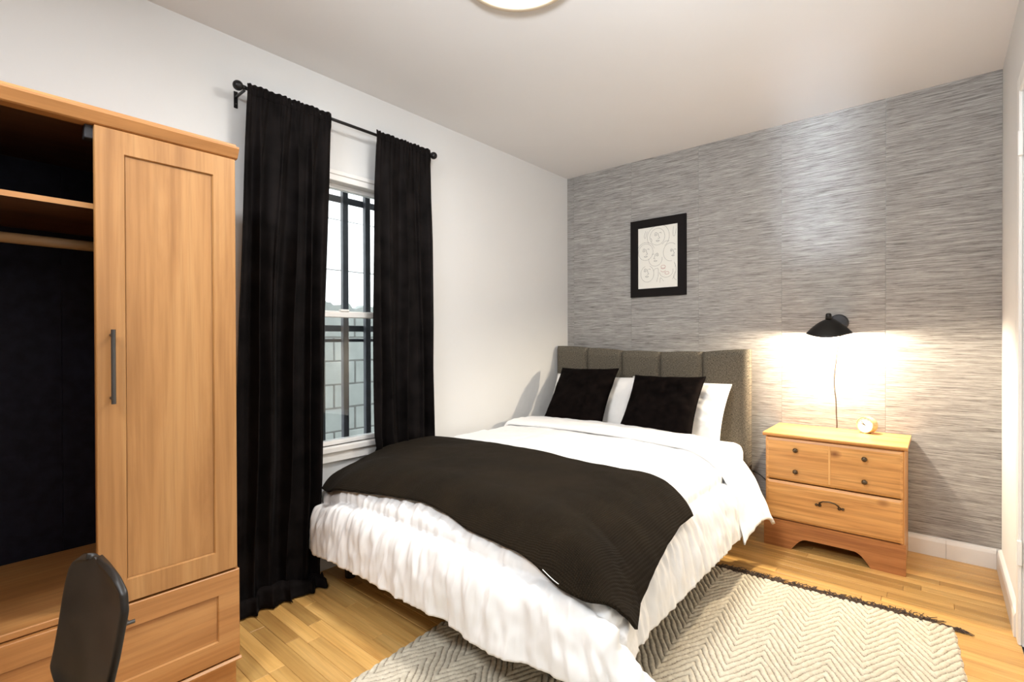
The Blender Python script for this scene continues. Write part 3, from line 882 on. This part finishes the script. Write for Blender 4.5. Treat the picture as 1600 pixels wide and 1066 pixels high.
# ------------------------------------------------------------------ nightstand
ns = thing('nightstand', (-0.425, 3.19, 0), 'knotty pine two-drawer nightstand with arched skirt beneath the wall lamp', 'nightstand')
NX0, NX1, NY0, NY1 = -0.728, -0.122, 3.012, 3.385
box('side_panel', NX0, NX0+0.016, NY0, NY1, 0.0, 0.592, M_PINEV, ns)
box('side_panel', NX1-0.016, NX1, NY0, NY1, 0.0, 0.592, M_PINEV, ns)
box('back_panel', NX0+0.016, NX1-0.016, NY1-0.006, NY1, 0.05, 0.592, M_PINE, ns, bev=0)
bm = bmesh.new()
prism(bm, [(NY0-0.014,0.600),(NY0-0.018,0.604),(NY0-0.018,0.612),(NY0-0.014,0.616),(NY1+0.002,0.616),(NY1+0.002,0.596),(NY0-0.004,0.596)], 0, NX0-0.012, NX1+0.012)
obj('top_slab', bm, M_PINE, ns)
box('front_rail', NX0+0.016, NX1-0.016, NY0+0.004, NY0+0.02, 0.574, 0.596, M_PINE, ns, bev=0.001)
def drawer_front(name, z0, z1):
    bm = bmesh.new()
    xa, xb = NX0+0.006, NX1-0.006; y0 = NY0-0.012; c = 0.012
    rings = [((xa,xb,z0,z1), NY0+0.012), ((xa,xb,z0,z1), y0+0.006), ((xa+c,xb-c,z0+c,z1-c), y0)]
    V = [[bm.verts.new((p[0],yv,p[2])), bm.verts.new((p[1],yv,p[2])), bm.verts.new((p[1],yv,p[3])), bm.verts.new((p[0],yv,p[3]))]  for p, yv in rings]
    for Aq, Bq in zip(V, V[1:]):
        for i in range(4): bm.faces.new((Aq[i],Aq[(i+1)%4],Bq[(i+1)%4],Bq[i]))
    bm.faces.new(V[-1]); bm.faces.new(V[0][::-1])
    return obj(name, bm, M_PINE, ns)
d_top = drawer_front('drawer', 0.366, 0.590)
d_bot = drawer_front('drawer', 0.152, 0.358)
box('divider_strip', -0.4305, -0.4205, NY0-0.0150, NY0-0.011, 0.378, 0.578, M_PINEV, d_top, bev=0.0015)
for kx, kz in ((-0.579,0.536),(-0.579,0.421),(-0.277,0.536),(-0.277,0.423)):
    bm = bmesh.new()
    lathe(bm, [(0.0,0.021),(0.006,0.0205),(0.0105,0.0175),(0.0125,0.013),(0.0105,0.009),(0.005,0.007),(0.0045,0.003),(0.009,0.002),(0.0095,0.0)], frame_mat((kx, NY0-0.012, kz), (0,-1,0)), 20, False)
    obj('knob', bm, M_BRASS, d_top, True)
bm = bmesh.new()
tube(bm, [(-0.468,NY0-0.020,0.268),(-0.466,NY0-0.030,0.282),(-0.452,NY0-0.036,0.293),(-0.425,NY0-0.037,0.297),(-0.398,NY0-0.036,0.293),(-0.384,NY0-0.030,0.282),(-0.382,NY0-0.020,0.268)], [0.004,0.0045,0.0035,0.0038,0.0035,0.0045,0.004], 8)
for sx_ in (-1, 1):
    for dx_, rr in ((0.043,0.008),(0.058,0.0065)):
        lathe(bm, [(0,0.012),(rr*0.6,0.011),(rr,0.006),(rr,0.0)], frame_mat((-0.425+sx_*dx_, NY0-0.012, 0.266), (0,-1,0)), 12, False)
obj('bail_handle', bm, M_BRASS, d_bot, True)
# skirt with a cut-out arch
arch = []
def arc_pts():
    L = [(NX0-0.006,0.0),(NX0-0.006,0.146),(NX1+0.006,0.146),(NX1+0.006,0.0),(-0.252,0.0)]
    for k in range(1, 9):
        t = k/8; L.append((-0.252-0.070*t, 0.066*math.sin(t*math.pi/2)))
    L.append((-0.36,0.067)); L.append((-0.50,0.067))
    for k in range(8, -1, -1):
        t = k/8; L.append((-0.600+0.070*t, 0.066*math.sin(t*math.pi/2)))
    return L
bm = bmesh.new(); prism(bm, arc_pts(), 1, NY0-0.014, NY0+0.004)
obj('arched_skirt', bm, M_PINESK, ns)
box('bottom_panel', NX0+0.016, NX1-0.016, NY0+0.004, NY1-0.006, 0.120, 0.136, M_PINE, ns, bev=0)

# clock
cc = Vector((-0.296, 3.318, 0.616+0.0445)); cd = Vector((-0.42, -0.9, 0.06)).normalized()
cl = thing('alarm_clock', (cc.x, cc.y, 0.616), 'round pale wood alarm clock with white dial on the nightstand', 'clock')
bm = bmesh.new()
lathe(bm, [(0.0,-0.028),(0.036,-0.028),(0.0425,-0.024),(0.0445,-0.018),(0.0445,0.020),(0.0435,0.0225),(0.0405,0.0225),(0.0395,0.017),(0.0,0.017)], frame_mat(cc, cd), 48, False)
obj('wooden_case', bm, M_LIGHTWOOD, cl, True)
bm = bmesh.new(); lathe(bm, [(0.0395,0.0172),(0.0395,0.0184),(0.0,0.0184)], frame_mat(cc, cd), 40, False); dial = obj('dial', bm, M_CLOCKFACE, cl)
MF = frame_mat(cc, cd)
def on_dial(bm, ang, r0, r1, w, h=0.0195):
    ca, sa = math.cos(ang), math.sin(ang)
    q = [(r0, -w), (r1, -w), (r1, w), (r0, w)]
    lo = [bm.verts.new(MF @ Vector((ca*r-sa*s, sa*r+ca*s, 0.0184))) for r, s in q]
    hi = [bm.verts.new(MF @ Vector((ca*r-sa*s, sa*r+ca*s, h))) for r, s in q]
    for i in range(4): bm.faces.new((lo[i],lo[(i+1)%4],hi[(i+1)%4],hi[i]))
    bm.faces.new(hi)
bm = bmesh.new()
for k in range(12): on_dial(bm, 2*math.pi*k/12, 0.031, 0.036, 0.0009 if k % 3 else 0.0015, 0.0187)
obj('hour_marks', bm, M_INK, dial)
bm = bmesh.new(); on_dial(bm, 2.35, -0.004, 0.027, 0.0009); on_dial(bm, 2.75, -0.004, 0.019, 0.0013, 0.0199); obj('hands', bm, M_BLACKMETAL, dial)
for s in (-1, 1):
    bm = bmesh.new(); tube(bm, [cc+Vector((s*0.02*0.9, -s*0.02*0.42, -0.0375)), Vector((cc.x+s*0.024, cc.y-s*0.010, 0.6163))], 0.004, 8); obj('foot', bm, M_LIGHTWOOD, cl)

# ------------------------------------------------------------------ wall lamp
wlp = thing('wall_lamp', (-0.435, YB-0.003, 1.22), 'black shell shaded wall lamp glowing above the nightstand', 'lamp')
bm = bmesh.new(); lathe(bm, [(0.0,0.022),(0.040,0.022),(0.047,0.018),(0.048,0.0)], frame_mat((-0.435, YB-0.003, 1.222), (0,-1,0)), 36, False); obj('wall_plate', bm, M_PLATE, wlp, True)
SC = Vector((-0.465, 3.265, 0))
bm = bmesh.new(); tube(bm, [(-0.435, YB-0.024, 1.222), (-0.445, 3.335, 1.232), (SC.x, SC.y, 1.246)], 0.006, 10); obj('arm', bm, M_LAMPBLACK, wlp, True)
NR, NA = 14, 48
V = []; F = []
for j in range(NR+1):
    t = j/NR
    for k in range(NA):
        an = 2*math.pi*k/NA
        rx, ry = 0.111, 0.092
        x = SC.x + rx*t*math.cos(an); yv = SC.y + ry*t*math.sin(an)
        rimz = 1.161 - 0.024*math.sin(an)**2*(1.0 if math.sin(an) < 0 else 0.15)
        zz = 1.240 - (1.240-rimz)*(t**1.75)
        V.append((x, yv, zz))
for j in range(NR):
    for k in range(NA):
        F.append((j*NA+k, j*NA+(k+1) % NA, (j+1)*NA+(k+1) % NA, (j+1)*NA+k))
shade = raw('shade', V, F, M_LAMPBLACK, wlp); solid(shade, 0.0025, 0)
bm = bmesh.new(); lathe(bm, [(0.0,0.038),(0.009,0.037),(0.0135,0.032),(0.0150,0.020),(0.0165,0.0),(0.0,0.0)], frame_mat((SC.x-0.002, SC.y, 1.236), (0,-0.10,1)), 20, False); obj('knob', bm, M_LAMPBLACK, shade, True)
bm = bmesh.new(); tube(bm, [(SC.x, SC.y, 1.238), (SC.x, SC.y, 1.212)], 0.012, 12); obj('socket', bm, M_LAMPBLACK, wlp, True)
bm = bmesh.new(); bmesh.ops.create_uvsphere(bm, u_segments=20, v_segments=12, radius=0.021, matrix=Matrix.Translation((SC.x, SC.y, 1.192))); obj('bulb', bm, M_BULB, wlp, True)
pl = bpy.data.lights.new('wall_lamp_light', 'POINT'); pl.energy = 40.0; pl.color = (1.0, 0.85, 0.64); pl.shadow_soft_size = 0.022
plo = bpy.data.objects.new('wall_lamp_light', pl); plo.location = (SC.x, SC.y-0.002, 1.166); COL.objects.link(plo)
bm = bmesh.new()
cp = [(-0.433, YB-0.012, 1.178), (-0.432, YB-0.010, 1.13), (-0.441, YB-0.008, 1.07), (-0.450, YB-0.008, 0.99), (-0.457, YB-0.008, 0.91), (-0.456, YB-0.008, 0.85), (-0.449, YB-0.008, 0.78), (-0.447, YB-0.008, 0.70), (-0.444, YB-0.008, 0.63), (-0.447, YB-0.007, 0.5), (-0.45, YB-0.024, 0.2)]
def catmull(pts, n=6):
    P_ = [Vector(p) for p in pts]; P_ = [2*P_[0]-P_[1]]+P_+[2*P_[-1]-P_[-2]]; out = []
    for i in range(1, len(P_)-2):
        for k in range(n):
            t = k/n; a, b_, c_, d_ = P_[i-1:i+3]
            out.append(0.5*((2*b_)+(c_-a)*t+(2*a-5*b_+4*c_-d_)*t*t+(3*b_-a-3*c_+d_)*t**3))
    out.append(P_[-2]); return out
tube(bm, catmull(cp), 0.0026, 8); obj('cord', bm, M_CORD, wlp, True)
pc = thing('power_cord', (-0.80, YB-0.01, 0.25), 'short black power cord on the wall between bed and nightstand', 'cord')
bm = bmesh.new(); tube(bm, catmull([(-0.93, 3.375, 0.30), (-0.86, 3.372, 0.285), (-0.79, 3.372, 0.235), (-0.74, 3.374, 0.215), (-0.69, 3.391, 0.20)]), 0.003, 8); obj('flex', bm, M_BLACKCORD, pc, True)

# ------------------------------------------------------------------ framed print
pf_ = thing('framed_print', (-1.53, YB-0.003, 1.715), 'black framed line drawing of faces on the grey wallpaper', 'picture')
FX0, FX1, FZ0, FZ1 = -1.735, -1.319, 1.436, 1.996
fy0, fy1 = YB-0.024, YB-0.0035
wfr = 0.060
bm = bmesh.new()
o4 = [(FX0,FZ0),(FX1,FZ0),(FX1,FZ1),(FX0,FZ1)]
rings = [(0, fy1), (0, fy0+0.003), (0.003, fy0), (wfr-0.003, fy0), (wfr, fy0+0.006), (wfr, fy1)]
V = [[bm.verts.new((p[0]+(d if p[0] == FX0 else -d), yv, p[1]+(d if p[1] == FZ0 else -d))) for p in o4] for d, yv in rings]
for Aq, Bq in zip(V, V[1:]):
    for i in range(4): bm.faces.new((Aq[i],Aq[(i+1)%4],Bq[(i+1)%4],Bq[i]))
obj('frame', bm, M_FRAME, pf_)
pr = box('print', FX0+wfr-0.004, FX1-wfr+0.004, fy0+0.008, fy0+0.012, FZ0+wfr-0.004, FZ1-wfr+0.004, M_PAPER, pf_, bev=0)
# continuous line faces, flat ink on the paper
PXW = FX1-FX0-2*wfr; PZH = FZ1-FZ0-2*wfr
def ink(paths, mat, name, r=0.0009):
    bm = bmesh.new()
    for path in paths:
        pts = [Vector((FX0+wfr+u*PXW, fy0+0.0076, FZ1-wfr-v*PZH)) for u, v in path]
        pts = catmull(pts, 5) if len(pts) > 2 else pts
        tube(bm, pts, r, 4)
    return obj(name, bm, mat, pr)
def ell(cx, cy, rx, ry, a0=0.0, a1=6.2832, n=14):
    return [(cx+rx*math.cos(a0+(a1-a0)*k/n), cy+ry*math.sin(a0+(a1-a0)*k/n)) for k in range(n+1)]
def face(cx, cy, s, flip=1):
    e = []
    e.append([(cx-0.07*flip*s, cy-0.05*s), (cx-0.035*flip*s, cy-0.068*s), (cx, cy-0.05*s)])
    e.append(ell(cx-0.04*flip*s, cy-0.03*s, 0.026*s, 0.012*s))
    e.append([(cx+0.015*flip*s, cy-0.055*s), (cx+0.03*flip*s, cy-0.01*s), (cx+0.055*flip*s, cy+0.022*s), (cx+0.01*flip*s, cy+0.03*s)])
    e.append([(cx+0.05*flip*s, cy-0.055*s), (cx+0.08*flip*s, cy-0.06*s), (cx+0.10*flip*s, cy-0.045*s)])
    e.append([(cx-0.035*flip*s, cy+0.062*s), (cx+0.01*flip*s, cy+0.054*s), (cx+0.05*flip*s, cy+0.062*s), (cx+0.01*flip*s, cy+0.076*s), (cx-0.035*flip*s, cy+0.062*s)])
    return e
light_l = [ell(0.50,0.17,0.19,0.135), ell(0.52,0.17,0.28,0.18,2.6,4.5), ell(0.55,0.17,0.25,0.19,-1.2,1.0), ell(0.20,0.40,0.19,0.135), ell(0.20,0.42,0.24,0.18,3.6,5.9),
           ell(0.83,0.44,0.18,0.145,1.4,5.4), ell(0.45,0.53,0.17,0.115,-0.2,3.3), ell(0.24,0.76,0.17,0.135,-1.2,4.4), ell(0.72,0.74,0.17,0.10,-0.3,3.0), ell(0.72,0.72,0.24,0.20,-0.6,0.9),
           [(0.20,0.05),(0.16,0.14),(0.19,0.17),(0.24,0.06)], [(0.90,0.04),(0.89,0.17),(0.93,0.19),(0.97,0.08)], [(0.62,0.30),(0.70,0.26),(0.80,0.26)], [(0.40,0.72),(0.44,0.69),(0.52,0.69),(0.52,0.80),(0.48,0.90)],
           [(0.56,0.92),(0.58,0.84),(0.66,0.90)], [(0.94,0.76),(0.90,0.84),(0.97,0.90)]]
ink(light_l, M_INK, 'outline_drawing', 0.0007)
fd = None
dark_l = face(0.50,0.17,1.05) + face(0.19,0.41,1.0) + face(0.46,0.50,0.95,-1) + face(0.88,0.45,0.8) + face(0.22,0.74,1.0) + [[(0.33,0.18),(0.36,0.22),(0.35,0.24)], [(0.93,0.63),(0.95,0.66),(0.94,0.68)]]
fd = ink(dark_l, M_INK, 'face_drawing', 0.0010); fd['kind'] = 'stuff'
ink([ell(0.645,0.665,0.055,0.025), ell(0.645,0.72,0.06,0.03,0.2,3.0), [(0.59,0.69),(0.64,0.70),(0.70,0.69)], ell(0.74,0.77,0.05,0.022)], M_REDINK, 'red_drawing', 0.0010)

# ------------------------------------------------------------------ ceiling lamp
clx, cly = -1.088, 1.305
cp_ = thing('ceiling_lamp', (clx, cly, ZC), 'round flush ceiling lamp with beige rim and glowing diffuser', 'lamp')
bm = bmesh.new(); lathe(bm, [(0.195,0.0),(0.208,-0.012),(0.210,-0.052),(0.203,-0.060),(0.178,-0.060),(0.172,-0.052)], Matrix.Translation((clx,cly,ZC)), 64, False); obj('rim', bm, M_RIM, cp_, True)
bm = bmesh.new(); lathe(bm, [(0.172,-0.050),(0.150,-0.058),(0.10,-0.066),(0.05,-0.070),(0.0,-0.071)], Matrix.Translation((clx,cly,ZC)), 64, False); obj('diffuser', bm, M_DIFFUSER, cp_, True)

# ------------------------------------------------------------------ rug
RA = math.radians(3.8)
RTR = Vector((0.050, 2.578, 0)); ux = Vector((math.cos(RA), math.sin(RA), 0)); uy = Vector((-math.sin(RA), math.cos(RA), 0))
RW, RL = 1.635, 2.44
rug = thing('rug', (RTR.x - RW/2, RTR.y - RL/2, 0), 'cream chevron woven rug with dark brown fringe under the bed', 'rug')
nu, nv = 540, 800
uu = np.linspace(0, RW, nu); vv = np.linspace(0, RL, nv)
Ug, Vg = np.meshgrid(uu, vv)
per = 0.190
wob = 0.005*np.sin(Vg*6+Ug*3)+0.0015*np.sin(Vg*23+Ug*7)
tri = np.abs(((Ug+wob+0.008)/per) % 1.0 - 0.5)*per        # 0..per/2
sp = 0.0420
cph = (Vg + 0.0015*np.sin(Ug*40) + tri*1.75)/sp
row = np.floor(cph); fr_ = cph-row
ridge = np.sqrt(np.clip(1-(2*fr_-1)**2, 0, 1))
kn = (Ug/0.0118 + 0.5*(row % 2) + fr_*1.0*np.where(((Ug+wob+0.008)/per) % 1.0 < 0.5, 1, -1))
kf_ = np.sqrt(np.clip(1-(2*(kn-np.floor(kn))-1)**2, 0, 1))
hsh = np.sin(row*12.9898+np.floor(kn)*78.233)*43758.5453; hsh = hsh-np.floor(hsh)
height = 0.003 + 0.0105*ridge*(0.72+0.28*kf_)*(0.88+0.24*hsh)
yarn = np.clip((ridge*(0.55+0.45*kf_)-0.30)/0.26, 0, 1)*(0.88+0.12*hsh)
edge_r = np.minimum(np.minimum(Ug, RW-Ug), np.minimum(Vg, RL-Vg)); height *= np.clip(edge_r/0.008, 0.12, 1)
jitter = 0.002*np.sin(Vg*70)
X = RTR.x - ux.x*(Ug+jitter) - uy.x*Vg; Yg = RTR.y - ux.y*(Ug+jitter) - uy.y*Vg
VV = np.stack([X, Yg, height], -1).reshape(-1, 3)
VV -= np.array(rug.location)[None]
me = bpy.data.meshes.new('woven_field')
nf = (nu-1)*(nv-1)
me.vertices.add(nu*nv); me.vertices.foreach_set('co', VV.astype(np.float32).ravel())
ii = (np.arange(nv-1)[:, None]*nu + np.arange(nu-1)[None]).ravel()
quads = np.stack([ii, ii+nu, ii+nu+1, ii+1], -1).astype(np.int32)
me.loops.add(nf*4); me.loops.foreach_set('vertex_index', quads.ravel())
me.polygons.add(nf); me.polygons.foreach_set('loop_start', np.arange(nf, dtype=np.int32)*4)
me.update(calc_edges=True)
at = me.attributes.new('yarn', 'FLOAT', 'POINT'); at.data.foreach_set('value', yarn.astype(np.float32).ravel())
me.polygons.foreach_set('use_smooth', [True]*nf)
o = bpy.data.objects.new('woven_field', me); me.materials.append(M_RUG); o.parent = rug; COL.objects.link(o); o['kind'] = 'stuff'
bm = bmesh.new()
fr = random.Random(2)
for k in range(760):
    u = fr.uniform(-0.005, RW)
    p = RTR - ux*u
    L = fr.uniform(0.028, 0.078); an = fr.gauss(0, 0.85)
    dirv = uy*math.cos(an)+ux*math.sin(an)
    z0 = fr.uniform(0.003, 0.010)
    if u < 0.06: dirv = (ux*0.95+uy*fr.uniform(-0.35, 0.15)); L = fr.uniform(0.03, 0.06)
    mid = p+dirv*L*0.55+Vector((0,0,fr.uniform(0.004,0.014)))+ux*fr.gauss(0,0.004)
    tube(bm, [p+Vector((0,0,z0)), mid, p+dirv*L+ux*fr.gauss(0,0.005)+Vector((0,0,0.003))], [0.0021,0.0020,0.0012], 4, False)
o = obj('fringe', bm, M_FRINGE, rug); o['kind'] = 'stuff'; o['label'] = 'dark brown frayed fringe'
bm = bmesh.new(); tube(bm, [RTR-ux*(RW*k/40)+Vector((0,0,0.006)) for k in range(41)], 0.0042, 6); o = obj('braided_edge', bm, M_FRINGE, rug, True); o['label'] = 'dark brown braided end'

# ------------------------------------------------------------------ chair in the near left corner
ch = thing('chair', (-1.07, -0.03, 0), 'black bent plywood chair in front of the wardrobe, only its back in frame', 'chair')
ct = Vector((-1.035, 0.178, 0)); wv = Vector((0.978, 0.205, 0)).normalized(); nvv = Vector((0.205, -0.978, 0)).normalized()
nu, nv = 25, 60
V = []
TZ = [0.44, 0.48, 0.52, 0.545, 0.56, 0.58, 0.61, 0.65, 0.69, 0.72, 0.745, 0.760, 0.768, 0.773]
TL = [-0.07, -0.070, -0.085, -0.125, -0.165, -0.183, -0.168, -0.152, -0.138, -0.126, -0.112, -0.095, -0.078, -0.052]
TR_ = [-0.02, -0.020, -0.018, -0.010, -0.002, 0.010, 0.026, 0.047, 0.064, 0.077, 0.074, 0.052, 0.025, -0.020]
for j in range(nv):
    t = 1-(1-j/(nv-1))**1.6; z = TZ[0] + (TZ[-1]-TZ[0])*t
    dl = 0.12*(0.772-z)
    if z < 0.52: dl += 0.30*((0.52-z)/0.08)**2*0.08
    l_ = np.interp(z, TZ, TL)+2.6*0.12*(0.772-z); r_ = np.interp(z, TZ, TR_)+2.6*0.12*(0.772-z)
    for i in range(nu):
        s = i/(nu-1)
        p = ct + wv*(l_+(r_-l_)*s) + nvv*(dl - 0.010*(1-(2*s-1)**2))
        V.append((p.x, p.y, z))
o = raw('backrest', V, grid_faces(nu, nv), M_BLACKWOOD, ch); solid(o, 0.011, 0); subd(o, 1)
V = []
for j in range(25):
    t = j/24*2-1
    for i in range(25):
        s = i/24*2-1
        su = s*math.sqrt(1-t*t*0.32); sv = t*math.sqrt(1-s*s*0.32)
        p = ct + wv*(su*0.19+0.05) + nvv*(0.23+sv*0.20)
        V.append((p.x, p.y, 0.44 - 0.010*(1-s*s)*(1-t*t) + (0.0 if t > -0.8 else 0.012*((-0.8-t)/0.2)**2)))
o = raw('seat', V, grid_faces(25, 25), M_BLACKWOOD, ch); solid(o, 0.011, 0)
for sx_, sy_ in ((-1,0.06),(1,0.06),(-1,0.36),(1,0.36)):
    a = ct + wv*(sx_*0.12+0.05) + nvv*(0.22+(sy_-0.21)*0.6) + Vector((0,0,0.432)); b_ = ct + wv*(sx_*0.20+0.05) + nvv*(sy_+ (0.03 if sy_ > 0.2 else -0.03)); b_.z = 0.0
    onrug = (b_.x > -1.56 and b_.y > 0.06)
    b_.z = 0.0145 if onrug else 0.0
    bm = bmesh.new(); tube(bm, [a, b_], [0.011, 0.008], 10); obj('leg', bm, M_BLACKMETAL, ch, True)
